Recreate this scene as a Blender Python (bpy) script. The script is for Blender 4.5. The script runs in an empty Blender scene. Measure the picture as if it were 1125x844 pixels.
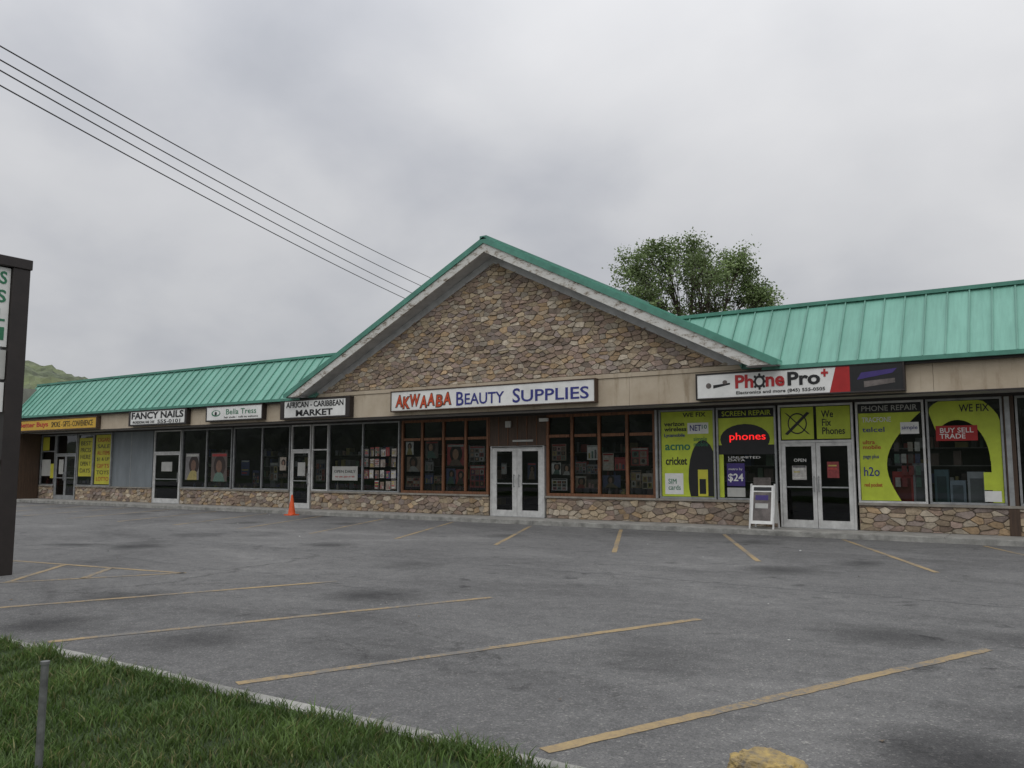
import bpy, math, random
import numpy as np
from mathutils import Vector, noise as mnoise
random.seed(7); np.random.seed(7)
sc = bpy.context.scene
COL = sc.collection

# ------------------------------------------------------------ materials
def new_mat(name):
    m = bpy.data.materials.new(name); m.use_nodes = True
    nt = m.node_tree; nt.nodes.clear()
    out = nt.nodes.new('ShaderNodeOutputMaterial')
    b = nt.nodes.new('ShaderNodeBsdfPrincipled')
    nt.links.new(b.outputs[0], out.inputs[0])
    return m, nt, b, out
def N(nt, t, **kw):
    n = nt.nodes.new(t)
    for k, v in kw.items(): setattr(n, k, v)
    return n
def noise_n(nt, vec, scale, detail=4, rough=0.6, dist=0.0):
    n = N(nt, 'ShaderNodeTexNoise'); n.inputs['Scale'].default_value = scale
    n.inputs['Detail'].default_value = detail; n.inputs['Roughness'].default_value = rough
    n.inputs['Distortion'].default_value = dist
    if vec is not None: nt.links.new(vec, n.inputs['Vector'])
    return n
def ramp(nt, fac, stops):
    r = N(nt, 'ShaderNodeValToRGB')
    while len(r.color_ramp.elements) < len(stops): r.color_ramp.elements.new(0.5)
    for e, (p, c) in zip(r.color_ramp.elements, stops):
        e.position = p; e.color = (c[0], c[1], c[2], 1) if len(c) == 3 else c
    nt.links.new(fac, r.inputs[0]); return r
def mix(nt, fac, a, b, mode='MIX'):
    m = N(nt, 'ShaderNodeMix', data_type='RGBA', blend_type=mode)
    def setin(s, v):
        if hasattr(v, 'links') or isinstance(v, bpy.types.NodeSocket): nt.links.new(v, s)
        elif isinstance(v, (int, float)): s.default_value = v
        else: s.default_value = (v[0], v[1], v[2], 1)
    setin(m.inputs['Factor'], fac); setin(m.inputs[6], a); setin(m.inputs[7], b)
    return m.outputs[2]
def objvec(nt, scale=(1, 1, 1)):
    g = N(nt, 'ShaderNodeNewGeometry'); mp = N(nt, 'ShaderNodeMapping')
    mp.inputs['Scale'].default_value = scale
    nt.links.new(g.outputs['Position'], mp.inputs[0]); return mp.outputs[0]
def bump(nt, b, h, strength=0.3, dist=0.02):
    bp = N(nt, 'ShaderNodeBump'); bp.inputs['Strength'].default_value = strength
    bp.inputs['Distance'].default_value = dist
    nt.links.new(h, bp.inputs['Height']); nt.links.new(bp.outputs[0], b.inputs['Normal'])
def simple(name, col, rough=0.6, var=0.25, scale=3.0, stretch=(1, 1, 1), metal=0.0, bmp=0.0, emis=None, attr=False, dark=None):
    m, nt, b, out = new_mat(name)
    v = objvec(nt, stretch)
    n = noise_n(nt, v, scale, 6, 0.65)
    d = dark if dark else [c * (1 - var) for c in col]
    l = [min(1, c * (1 + var * 0.6)) for c in col]
    r = ramp(nt, n.outputs[0], [(0.3, d), (0.7, l)])
    o = r.outputs[0]
    if attr:
        a = N(nt, 'ShaderNodeAttribute', attribute_name='Col')
        r = ramp(nt, n.outputs[0], [(0.25, (1 - var,) * 3), (0.75, (1 + var * .5,) * 3)])
        o = mix(nt, 1.0, a.outputs['Color'], r.outputs[0], 'MULTIPLY')
    nt.links.new(o, b.inputs['Base Color'])
    b.inputs['Roughness'].default_value = rough; b.inputs['Metallic'].default_value = metal
    if bmp: 
        n2 = noise_n(nt, v, scale * 8, 5, 0.7); bump(nt, b, n2.outputs[0], bmp, 0.01)
    if emis:
        b.inputs['Emission Color'].default_value = (*emis[:3], 1); b.inputs['Emission Strength'].default_value = emis[3]
    return m

M = {}
M['alu'] = simple('aluminium_frame', (0.36, 0.37, 0.37), 0.45, 0.3, 4, metal=0.4)
M['whitep'] = simple('white_paint_frame', (0.60, 0.60, 0.58), 0.5, 0.25, 5)
M['wood'] = simple('stained_wood', (0.20, 0.085, 0.038), 0.6, 0.5, 6, (3, 3, .4), bmp=.2)
M['wooddk'] = simple('dark_wood_panel', (0.075, 0.045, 0.028), 0.6, 0.4, 5, (6, 6, .4), bmp=.2)
M['dark'] = simple('dark_metal', (0.024, 0.018, 0.016), 0.5, 0.3, 4)
M['black'] = simple('black_vinyl', (0.012, 0.012, 0.013), 0.45, 0.3, 4)
M['lime'] = simple('lime_vinyl', (0.50, 0.60, 0.05), 0.5, 0.18, 2)
M['yellow'] = simple('yellow_poster', (0.55, 0.52, 0.05), 0.6, 0.15, 2)
M['signyel'] = simple('yellow_sign_face', (0.62, 0.38, 0.04), 0.5, 0.2, 1)
M['white'] = simple('white_sign_face', (0.76, 0.76, 0.73), 0.45, 0.16, 1.7)
M['offwhite'] = simple('paper', (0.46, 0.46, 0.43), 0.7, 0.2, 2)
M['redtxt'] = simple('red_letters', (0.42, 0.018, 0.02), 0.5, 0.1, 3)
M['orangetxt'] = simple('orange_red_letters', (0.55, 0.07, 0.02), 0.5, 0.3, 5)
M['redpan'] = simple('red_panel', (0.40, 0.015, 0.015), 0.5, 0.2, 3)
M['bluetxt'] = simple('blue_letters', (0.03, 0.035, 0.20), 0.5, 0.1, 3)
M['purple'] = simple('purple_poster', (0.05, 0.03, 0.17), 0.5, 0.2, 3)
M['greentxt'] = simple('green_letters', (0.03, 0.18, 0.09), 0.5, 0.1, 3)
M['neon'] = simple('red_neon', (0.8, 0.02, 0.02), 0.5, 0.1, 3, emis=(1, 0.02, 0.02, 1.0))
M['greypan'] = simple('blue_grey_panel', (0.20, 0.225, 0.24), 0.6, 0.25, 1.5, (1, 1, .3))
M['card'] = simple('printed_card', (0.3, 0.3, 0.3), 0.5, 0.45, 14, attr=True)
M['photo'] = simple('poster_photo', (0.14, 0.12, 0.11), 0.5, 0.6, 5)
M['goods'] = simple('shelf_goods', (0.3, 0.3, 0.3), 0.6, 0.2, 9, attr=True)
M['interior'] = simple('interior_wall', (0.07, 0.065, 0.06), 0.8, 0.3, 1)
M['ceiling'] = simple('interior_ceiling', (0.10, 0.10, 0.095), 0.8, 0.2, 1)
M['conc'] = simple('concrete', (0.34, 0.33, 0.305), 0.85, 0.35, 2.2, bmp=.4)
M['kerb'] = simple('kerb_concrete', (0.30, 0.295, 0.27), 0.85, 0.55, 3, bmp=.5)
M['mortar'] = simple('mortar', (0.27, 0.23, 0.18), 0.95, 0.35, 9, bmp=.5)
M['sill'] = simple('stone_sill', (0.30, 0.275, 0.235), 0.8, 0.3, 4, bmp=.3)
M['soffit'] = simple('soffit_board', (0.34, 0.33, 0.31), 0.7, 0.2, 2)
M['frieze'] = simple('grey_trim', (0.47, 0.47, 0.465), 0.6, 0.25, 3, bmp=.2)
M['flatroof'] = simple('roof_membrane', (0.12, 0.12, 0.12), 0.9, 0.2, 1)
M['backwall'] = simple('block_wall', (0.25, 0.23, 0.2), 0.9, 0.2, 1, bmp=.2)
M['cable'] = simple('cable_black', (0.02, 0.02, 0.02), 0.6, 0.1, 1)
M['pole'] = simple('weathered_timber', (0.14, 0.11, 0.08), 0.9, 0.3, 3, (3, 3, .3))
M['galv'] = simple('galvanised_pipe', (0.17, 0.175, 0.17), 0.55, 0.5, 14, metal=.3)
M['orange'] = simple('cone_orange', (0.72, 0.10, 0.02), 0.5, 0.15, 5)
M['bark'] = simple('bark', (0.07, 0.055, 0.04), 0.9, 0.3, 4, (4, 4, .6), bmp=.4)

def mat_stone():
    m, nt, b, out = new_mat('fieldstone')
    v = objvec(nt)
    a = N(nt, 'ShaderNodeAttribute', attribute_name='Col')
    n = noise_n(nt, v, 11, 6, 0.75); n2 = noise_n(nt, v, 40, 5, 0.75)
    r = ramp(nt, n.outputs[0], [(0.28, (.55, .51, .47)), (0.5, (.97, .97, .97)), (0.72, (1.3, 1.25, 1.18))])
    o = mix(nt, 1.0, a.outputs['Color'], r.outputs[0], 'MULTIPLY')
    n3 = noise_n(nt, v, 0.8, 3, .6)
    r3 = ramp(nt, n3.outputs[0], [(0.3, (.82, .82, .82)), (0.7, (1.12, 1.12, 1.12))])
    o = mix(nt, 1.0, o, r3.outputs[0], 'MULTIPLY')
    nt.links.new(o, b.inputs['Base Color']); b.inputs['Roughness'].default_value = .9
    bump(nt, b, n2.outputs[0], .9, .02)
    return m
M['stone'] = mat_stone()

def mat_fascia():
    m, nt, b, out = new_mat('stucco_fascia')
    v = objvec(nt); vs = objvec(nt, (2.2, 1, .35))
    n = noise_n(nt, v, 1.3, 6, .65); s = noise_n(nt, vs, 1.6, 7, .7, .3); f = noise_n(nt, v, 55, 3, .6)
    r = ramp(nt, n.outputs[0], [(0.3, (.42, .345, .25)), (0.7, (.54, .465, .355))])
    r2 = ramp(nt, s.outputs[0], [(0.30, (.60, .54, .47)), (0.47, (1, 1, 1))])
    o = mix(nt, .8, r.outputs[0], r2.outputs[0], 'MULTIPLY')
    nt.links.new(o, b.inputs['Base Color']); b.inputs['Roughness'].default_value = .9
    bump(nt, b, f.outputs[0], .4, .01)
    return m
M['fascia'] = mat_fascia()

def mat_green():
    m, nt, b, out = new_mat('green_standing_seam')
    v = objvec(nt, (1, .6, .6)); n = noise_n(nt, v, 1.1, 6, .6); s = noise_n(nt, objvec(nt, (6, .5, .5)), 2, 5, .7)
    r = ramp(nt, n.outputs[0], [(0.3, (.145, .355, .275)), (0.7, (.19, .43, .34))])
    r2 = ramp(nt, s.outputs[0], [(0.3, (.80, .82, .82)), (0.6, (1, 1, 1))])
    o = mix(nt, 1, r.outputs[0], r2.outputs[0], 'MULTIPLY')
    a = N(nt, 'ShaderNodeAttribute', attribute_name='Col')
    o = mix(nt, 1, o, a.outputs['Color'], 'MULTIPLY')
    nt.links.new(o, b.inputs['Base Color']); b.inputs['Roughness'].default_value = .5
    return m
M['green'] = mat_green()
M['greend'] = simple('green_trim', (.085, .26, .195), .5, .3, 2)

def mat_peel():
    m, nt, b, out = new_mat('peeling_white_paint')
    v = objvec(nt, (1, 1, 2.2)); n = noise_n(nt, v, 3.5, 7, .75)
    r = ramp(nt, n.outputs[0], [(0.37, (.13, .09, .06)), (0.44, (.40, .37, .32)), (0.5, (.60, .59, .55)), (.8, (.70, .69, .66))])
    nt.links.new(r.outputs[0], b.inputs['Base Color']); b.inputs['Roughness'].default_value = .75
    bump(nt, b, n.outputs[0], .3, .01)
    return m
M['peel'] = mat_peel()

def mat_asphalt():
    m, nt, b, out = new_mat('asphalt')
    v = objvec(nt)
    fine = noise_n(nt, v, 95, 4, .85); mid = noise_n(nt, v, 6, 8, .8); big = noise_n(nt, objvec(nt, (.7, 1.2, 1)), .3, 8, .72, .8)
    grit = N(nt, 'ShaderNodeTexVoronoi'); grit.inputs['Scale'].default_value = 75; nt.links.new(v, grit.inputs['Vector'])
    c = ramp(nt, big.outputs[0], [(0.34, (.108, .107, .106)), (0.47, (.144, .143, .141)), (.56, (.162, .161, .158)), (0.66, (.20, .198, .193))])
    c2 = ramp(nt, mid.outputs[0], [(0.3, (.74, .74, .74)), (.5, (1, 1, 1)), (.7, (1.2, 1.19, 1.18))])
    o = mix(nt, 1, c.outputs[0], c2.outputs[0], 'MULTIPLY')
    c3 = ramp(nt, fine.outputs[0], [(0.3, (.5, .5, .5)), (.52, (1.0, 1.0, 1.0)), (.72, (1.65, 1.63, 1.6))])
    o = mix(nt, .85, o, c3.outputs[0], 'MULTIPLY')
    gc = N(nt, 'ShaderNodeSeparateColor'); nt.links.new(grit.outputs['Color'], gc.inputs[0])
    c4 = ramp(nt, gc.outputs[0], [(.0, (.7, .7, .7)), (.8, (1.05, 1.05, 1.05)), (.93, (1.1, 1.1, 1.1)), (.96, (1.9, 1.85, 1.75))])
    o = mix(nt, .6, o, c4.outputs[0], 'MULTIPLY')
    def stains(scale, r0, r1, lo, gs, g0, g1, o, off=0):
        vo = N(nt, 'ShaderNodeTexVoronoi'); vo.inputs['Scale'].default_value = scale
        w = noise_n(nt, v, 2.2, 6, .75)
        wm = N(nt, 'ShaderNodeVectorMath', operation='MULTIPLY_ADD'); nt.links.new(w.outputs['Color'], wm.inputs[0])
        wm.inputs[1].default_value = (.9, .9, 0); nt.links.new(v, wm.inputs[2])
        nt.links.new(wm.outputs[0], vo.inputs['Vector'])
        st = ramp(nt, vo.outputs['Distance'], [(r0, (lo, lo, lo * 1.02)), (r1, (1, 1, 1))])
        gate = noise_n(nt, v, gs, 2, .5); gr = ramp(nt, gate.outputs[0], [(g0, (0, 0, 0)), (g1, (1, 1, 1))])
        return mix(nt, gr.outputs[0], o, mix(nt, 1, o, st.outputs[0], 'MULTIPLY'))
    o = stains(.42, .05, .34, .38, .33, .42, .52, o)
    o = stains(1.6, .03, .2, .45, .5, .42, .55, o)
    o = stains(4.5, .03, .12, .55, .9, .45, .6, o)
    def cracks(scale, wid, lo, gs, g0, g1, warp, o):
        vc = N(nt, 'ShaderNodeTexVoronoi', feature='DISTANCE_TO_EDGE'); vc.inputs['Scale'].default_value = scale
        w2 = noise_n(nt, v, 1.1, 8, .8)
        wm2 = N(nt, 'ShaderNodeVectorMath', operation='MULTIPLY_ADD'); nt.links.new(w2.outputs['Color'], wm2.inputs[0])
        wm2.inputs[1].default_value = (warp, warp, 0); nt.links.new(v, wm2.inputs[2]); nt.links.new(wm2.outputs[0], vc.inputs['Vector'])
        cr = ramp(nt, vc.outputs['Distance'], [(0.0, (lo, lo, lo)), (wid, (1, 1, 1))])
        gate2 = noise_n(nt, v, gs, 2, .5); g2 = ramp(nt, gate2.outputs[0], [(g0, (0, 0, 0)), (g1, (1, 1, 1))])
        return mix(nt, g2.outputs[0], o, mix(nt, 1, o, cr.outputs[0], 'MULTIPLY'))
    o = cracks(.2, .006, .55, .22, .48, .58, 1.6, o)
    nt.links.new(o, b.inputs['Base Color']); b.inputs['Roughness'].default_value = .93
    b.inputs['Specular IOR Level'].default_value = .25
    bump(nt, b, fine.outputs[0], .8, .01)
    return m
M['asphalt'] = mat_asphalt()
M['patch'] = simple('asphalt_patch', (.105, .105, .106), .92, .4, 30, bmp=.8)

def mat_paint():
    m, nt, b, out = new_mat('worn_yellow_paint')
    v = objvec(nt); n = noise_n(nt, v, 22, 8, .85); n2 = noise_n(nt, v, 1.0, 3, .6)
    ad = N(nt, 'ShaderNodeMath', operation='ADD'); nt.links.new(n.outputs[0], ad.inputs[0])
    ml = N(nt, 'ShaderNodeMath', operation='MULTIPLY'); nt.links.new(n2.outputs[0], ml.inputs[0]); ml.inputs[1].default_value = .6
    nt.links.new(ml.outputs[0], ad.inputs[1])
    r = ramp(nt, ad.outputs[0], [(0.71, (.145, .14, .13)), (0.81, (.27, .20, .11)), (.98, (.36, .265, .13))])
    nt.links.new(r.outputs[0], b.inputs['Base Color']); b.inputs['Roughness'].default_value = .85
    return m
M['linep'] = mat_paint()
M['ypaint'] = simple('yellow_painted_concrete', (.42, .30, .10), .85, .5, 14, bmp=.9, dark=(.17, .15, .12))

def mat_grassground():
    m, nt, b, out = new_mat('lawn_soil')
    v = objvec(nt); n = noise_n(nt, v, 1.4, 6, .7); n2 = noise_n(nt, v, 45, 4, .8)
    r = ramp(nt, n.outputs[0], [(0.3, (.03, .05, .015)), (.6, (.045, .08, .022)), (.8, (.085, .08, .045))])
    r2 = ramp(nt, n2.outputs[0], [(0.3, (.5, .5, .5)), (.7, (1.3, 1.3, 1.2))])
    nt.links.new(mix(nt, 1, r.outputs[0], r2.outputs[0], 'MULTIPLY'), b.inputs['Base Color'])
    b.inputs['Roughness'].default_value = .95; bump(nt, b, n2.outputs[0], .8, .03)
    return m
M['lawn'] = mat_grassground()
def mat_leaf(name, a, c, sc_=3.0, transl=True):
    m, nt, b, out = new_mat(name)
    at = N(nt, 'ShaderNodeAttribute', attribute_name='Col')
    v = objvec(nt); n = noise_n(nt, v, sc_, 4, .6)
    r = ramp(nt, n.outputs[0], [(.3, a), (.7, c)])
    o = mix(nt, 1, at.outputs['Color'], r.outputs[0], 'MULTIPLY')
    nt.links.new(o, b.inputs['Base Color']); b.inputs['Roughness'].default_value = .6
    if transl:
        t = N(nt, 'ShaderNodeBsdfTranslucent'); nt.links.new(o, t.inputs[0])
        ms = N(nt, 'ShaderNodeMixShader'); ms.inputs[0].default_value = .35
        nt.links.new(b.outputs[0], ms.inputs[1]); nt.links.new(t.outputs[0], ms.inputs[2])
        nt.links.new(ms.outputs[0], out.inputs[0])
    return m
M['blade'] = mat_leaf('grass_blade', (.062, .118, .026), (.105, .165, .045), .9)
M['leaf'] = mat_leaf('spring_leaf', (.15, .215, .075), (.21, .275, .11), .6)
M['forest'] = mat_leaf('forest_canopy', (.05, .07, .035), (.11, .14, .055), .06, False)
M['forestdk'] = mat_leaf('dense_woods', (.03, .04, .025), (.055, .07, .035), .06, False)

def mat_glass():
    m, nt, b, out = new_mat('window_glass')
    nt.nodes.remove(b)
    t = N(nt, 'ShaderNodeBsdfTransparent'); t.inputs[0].default_value = (.62, .65, .65, 1)
    g = N(nt, 'ShaderNodeBsdfGlossy'); g.inputs['Roughness'].default_value = .01; g.inputs[0].default_value = (.9, .93, .95, 1)
    f = N(nt, 'ShaderNodeFresnel'); f.inputs[0].default_value = 1.52
    n = noise_n(nt, objvec(nt), .7, 2, .5); bp = N(nt, 'ShaderNodeBump'); bp.inputs['Strength'].default_value = .1; bp.inputs['Distance'].default_value = .02
    nt.links.new(n.outputs[0], bp.inputs['Height']); nt.links.new(bp.outputs[0], g.inputs['Normal'])
    ms = N(nt, 'ShaderNodeMixShader'); nt.links.new(f.outputs[0], ms.inputs[0])
    nt.links.new(t.outputs[0], ms.inputs[1]); nt.links.new(g.outputs[0], ms.inputs[2]); nt.links.new(ms.outputs[0], out.inputs[0])
    return m
M['glass'] = mat_glass()

# ------------------------------------------------------------ mesh builder
class MB:
    def __init__(s): s.v = []; s.f = []; s.m = []; s.c = []; s.mats = []
    def mi(s, k):
        if k not in s.mats: s.mats.append(k)
        return s.mats.index(k)
    def face(s, pts, k, col=(1, 1, 1)):
        i = len(s.v); s.v += [tuple(p) for p in pts]; s.f.append(tuple(range(i, i + len(pts)))); s.m.append(s.mi(k)); s.c.append(col)
    def hexa(s, p, k, col=(1, 1, 1)):
        i = len(s.v); s.v += [tuple(q) for q in p]
        for f in ((0, 3, 2, 1), (4, 5, 6, 7), (0, 1, 5, 4), (1, 2, 6, 5), (2, 3, 7, 6), (3, 0, 4, 7)):
            s.f.append(tuple(i + a for a in f)); s.m.append(s.mi(k)); s.c.append(col)
    def box(s, x0, x1, y0, y1, z0, z1, k, col=(1, 1, 1)):
        s.hexa([(x0, y0, z0), (x1, y0, z0), (x1, y1, z0), (x0, y1, z0), (x0, y0, z1), (x1, y0, z1), (x1, y1, z1), (x0, y1, z1)], k, col)
    def prism(s, poly, y0, y1, k, col=(1, 1, 1)):
        n = len(poly); i = len(s.v); s.v += [(p[0], y0, p[1]) for p in poly] + [(p[0], y1, p[1]) for p in poly]
        mi = s.mi(k)
        s.f.append(tuple(range(i, i + n))); s.f.append(tuple(reversed(range(i + n, i + 2 * n)))); s.m += [mi, mi]; s.c += [col, col]
        for q in range(n):
            w = (q + 1) % n; s.f.append((i + q, i + n + q, i + n + w, i + w)); s.m.append(mi); s.c.append(col)
    def panel(s, x0, x1, z0, z1, y, k, col=(1, 1, 1)):
        s.face([(x0, y, z0), (x1, y, z0), (x1, y, z1), (x0, y, z1)], k, col)
    def ell(s, cx, cz, rx, rz, y, k, n=24, clip=None, col=(1, 1, 1)):
        pts = []
        for i in range(n):
            a = 2 * math.pi * i / n; x = cx + rx * math.cos(a); z = cz + rz * math.sin(a)
            if clip: x = min(max(x, clip[0]), clip[1]); z = min(max(z, clip[2]), clip[3])
            pts.append((x, y, z))
        s.face(pts, k, col)
    def tube(s, pts, rad, k, n=8, col=(1, 1, 1), cap=True):
        pts = [Vector(p) for p in pts]
        if not isinstance(rad, (list, tuple)): rad = [rad] * len(pts)
        rings = []
        for i, p in enumerate(pts):
            d = (pts[min(i + 1, len(pts) - 1)] - pts[max(i - 1, 0)]).normalized()
            up = Vector((0, 0, 1)) if abs(d.z) < .95 else Vector((1, 0, 0))
            a = d.cross(up).normalized(); b = d.cross(a).normalized(); st = len(s.v)
            for j in range(n):
                t = 2 * math.pi * j / n
                s.v.append(tuple(p + a * math.cos(t) * rad[i] + b * math.sin(t) * rad[i]))
            rings.append(st)
        for i in range(len(rings) - 1):
            for j in range(n):
                q = (j + 1) % n
                s.f.append((rings[i] + j, rings[i] + q, rings[i + 1] + q, rings[i + 1] + j)); s.m.append(s.mi(k)); s.c.append(col)
        if cap:
            s.f.append(tuple(rings[0] + j for j in range(n))); s.m.append(s.mi(k)); s.c.append(col)
            s.f.append(tuple(rings[-1] + j for j in reversed(range(n)))); s.m.append(s.mi(k)); s.c.append(col)
    def done(s, name, parent=None, bevel=0, smooth=False, flip=False):
        me = bpy.data.meshes.new(name); me.from_pydata(s.v, [], s.f)
        for k in s.mats: me.materials.append(M[k])
        me.polygons.foreach_set('material_index', s.m)
        ca = me.color_attributes.new('Col', 'FLOAT_COLOR', 'CORNER')
        arr = []
        for f, c in zip(s.f, s.c): arr += [c[0], c[1], c[2], 1.0] * len(f)
        ca.data.foreach_set('color', arr)
        if smooth: me.polygons.foreach_set('use_smooth', [True] * len(s.f))
        me.update(); o = bpy.data.objects.new(name, me); COL.objects.link(o)
        if parent: o.parent = parent
        if bevel:
            b = o.modifiers.new('bevel', 'BEVEL'); b.width = bevel; b.segments = 2; b.limit_method = 'ANGLE'
        return o
def empty(name, loc=(0, 0, 0)):
    e = bpy.data.objects.new(name, None); COL.objects.link(e); e.empty_display_size = .3; return e
texts = []
def T(txt, x0, x1, z0, z1, y, k, parent, bold=0.0, extr=.003, rot=None, shear=0.0, tilt=0.0):
    c = bpy.data.curves.new('lettering', 'FONT'); c.body = txt; c.size = 1; c.extrude = extr; c.offset = bold; c.shear = shear
    c.resolution_u = 3; c.space_line = .85
    c.materials.append(M[k]); o = bpy.data.objects.new('lettering', c); COL.objects.link(o); o.parent = parent
    texts.append((o, x0, x1, z0, z1, y, rot)); return o
def fit_texts():
    bpy.context.view_layer.update()
    for o, x0, x1, z0, z1, y, rot in texts:
        bb = [Vector(b) for b in o.bound_box]; mnx = min(b.x for b in bb); mxx = max(b.x for b in bb)
        mny = min(b.y for b in bb); mxy = max(b.y for b in bb)
        sx = (x1 - x0) / max(1e-4, mxx - mnx); sy = (z1 - z0) / max(1e-4, mxy - mny)
        o.scale = (sx, sy, 1)
        if rot is None:
            o.rotation_euler = (math.pi / 2, 0, 0); o.location = (x0 - mnx * sx, y, z0 - mny * sy)
        else:
            o.rotation_euler = (math.pi / 2, 0, math.pi / 2); o.location = (y, x0 - mnx * sx, z0 - mny * sy)

# ------------------------------------------------------------ ground, lot, sidewalk, lawn, road
LOT = -.12
g = MB(); g.face([(-2500, -2500, -.26), (2500, -2500, -.26), (2500, 2500, -.26), (-2500, 2500, -.26)], 'lawn'); g.done('ground')
g = MB(); g.box(-75, 60, -17.42, -1.3, LOT - .1, LOT, 'asphalt'); g.box(-75, -42.5, -1.3, 30, LOT - .1, LOT, 'asphalt'); g.done('parking_lot')
g = MB()
def wob(xa, ya, xb, yb, w, seed, amp=.25):
    n = int(math.hypot(xb - xa, yb - ya) / .12); P = []
    d = Vector((xb - xa, yb - ya, 0)).normalized(); nn = Vector((-d.y, d.x, 0))
    for i in range(n + 1):
        t = i / n; o = amp * mnoise.noise(Vector((t * n * .08, seed, 0))) + amp * .25 * mnoise.noise(Vector((t * n * .5, seed, 4)))
        c = Vector((xa + (xb - xa) * t, ya + (yb - ya) * t, LOT + .002)) + nn * o; ww = w * (1 + .7 * mnoise.noise(Vector((t * n * .3, seed, 9)))) / 2
        P.append((c + nn * ww, c - nn * ww))
    for i in range(n): g.face([P[i][1], P[i + 1][1], P[i + 1][0], P[i][0]], 'patch')
wob(-30, -9.6, 6, -10.1, .018, 3, .4); wob(-20, -12.2, -7, -13.1, .013, 12, .4)
g.done('crack_seal')
g = MB(); g.box(-300, 300, -38, -25, LOT - .1, LOT, 'asphalt')
for x in range(-150, 150, 9): g.box(x, x + 3, -31.6, -31.45, LOT, LOT + .004, 'linep')
g.done('road')
g = MB()
for i in range(36):
    x0 = -42.5 + i * 1.5
    g.box(x0 + .006, x0 + 1.494, -1.12, -.005, -.2, 0.0, 'conc')
    g.box(x0 + .004, x0 + 1.496, -1.3, -1.13, -.2, 0.002 + random.uniform(-.006, .004), 'kerb')
g.box(-42.5, 11.5, -1.295, -.006, -.25, -.02, 'conc')
g.done('sidewalk', bevel=.012)
g = MB()
x = -60
while x < -1.95:
    x1 = min(x + random.uniform(1.2, 3.2), -1.93)
    dz = random.uniform(-.018, .006); dy = random.uniform(-.015, .015)
    n = max(1, int((x1 - x) / .3))
    for q in range(n):
        a = x + .006 + (x1 - x - .012) * q / n; b = x + .006 + (x1 - x - .012) * (q + 1) / n
        r1, r2 = [(-.055 + dz + .012 * mnoise.noise(Vector((t * 3, 0, 3)))) for t in (a, b)]
        f1, f2 = [(-17.42 + dy + .018 * mnoise.noise(Vector((t * 4, 5, 3)))) for t in (a, b)]
        g.hexa([(a, -17.58, LOT - .1), (b, -17.58, LOT - .1), (b, f2 + .01, LOT - .1), (a, f1 + .01, LOT - .1), (a, -17.58, r1), (b, -17.58, r2), (b, f2 - .015, r2), (a, f1 - .015, r1)], 'kerb')
    x = x1
g.done('curb')

def sheet(name, x0, x1, y0, y1, nx, ny, zf, k):
    mb = MB(); mb.mi(k)
    for j in range(ny + 1):
        for i in range(nx + 1):
            X = x0 + (x1 - x0) * i / nx; Y = y0 + (y1 - y0) * j / ny; mb.v.append((X, Y, zf(X, Y)))
    for j in range(ny):
        for i in range(nx):
            a = j * (nx + 1) + i; mb.f.append((a, a + 1, a + nx + 2, a + nx + 1)); mb.m.append(0); mb.c.append((1, 1, 1))
    return mb.done(name, smooth=True)
def lawn_z(X, Y): return -.08 + .03 * mnoise.noise(Vector((X * .5, Y * .5, 0))) + .012 * mnoise.noise(Vector((X * 2.3, Y * 2.3, 5)))
sheet('lawn', -60, 3, -25, -17.57, 200, 40, lawn_z, 'lawn')
def grass(n, x0, x1, y0, y1, hmin, hmax, w):
    X = np.random.uniform(x0, x1, n); Y = np.random.uniform(y0, y1, n)
    Z = np.array([lawn_z(a, b) for a, b in zip(X, Y)])
    cl = np.array([mnoise.noise(Vector((a * 1.7, b * 1.7, 9))) + .6 * mnoise.noise(Vector((a * 5, b * 5, 2))) for a, b in zip(X, Y)])
    bare = np.array([mnoise.noise(Vector((a * 2.6, b * 2.6, 31))) for a, b in zip(X, Y)])
    keep = np.random.rand(n) < np.clip(1.3 - 2.2 * bare, .15, 1)
    X, Y, Z, cl = X[keep], Y[keep], Z[keep], cl[keep]; n = len(X)
    H = np.random.uniform(hmin, hmax, n) * np.clip(1 + .9 * cl, .3, 2); A = np.random.uniform(0, 2 * np.pi, n)
    LA = np.random.uniform(0, 2 * np.pi, n); LL = H * np.random.uniform(.2, 1.2, n)
    W = w * np.random.uniform(.6, 1.3, n)
    v = np.zeros((n, 5, 3))
    cx, sx = np.cos(A) * W, np.sin(A) * W
    v[:, 0] = np.stack([X - cx, Y - sx, Z - .01], 1); v[:, 1] = np.stack([X + cx, Y + sx, Z - .01], 1)
    mx, my, mz = X + np.cos(LA) * LL * .35, Y + np.sin(LA) * LL * .35, Z + H * .6
    v[:, 2] = np.stack([mx + cx * .8, my + sx * .8, mz], 1); v[:, 3] = np.stack([mx - cx * .8, my - sx * .8, mz], 1)
    v[:, 4] = np.stack([X + np.cos(LA) * LL, Y + np.sin(LA) * LL, Z + H], 1)
    br = np.random.uniform(.6, 1.35, n) * (1 + .4 * cl); dry = np.random.rand(n) < .10
    c = np.stack([br * 1.0, br, br * .9], 1); c[dry] = np.stack([br[dry] * 2.2, br[dry] * 1.3, br[dry] * 2.0], 1)
    return v, c
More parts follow.
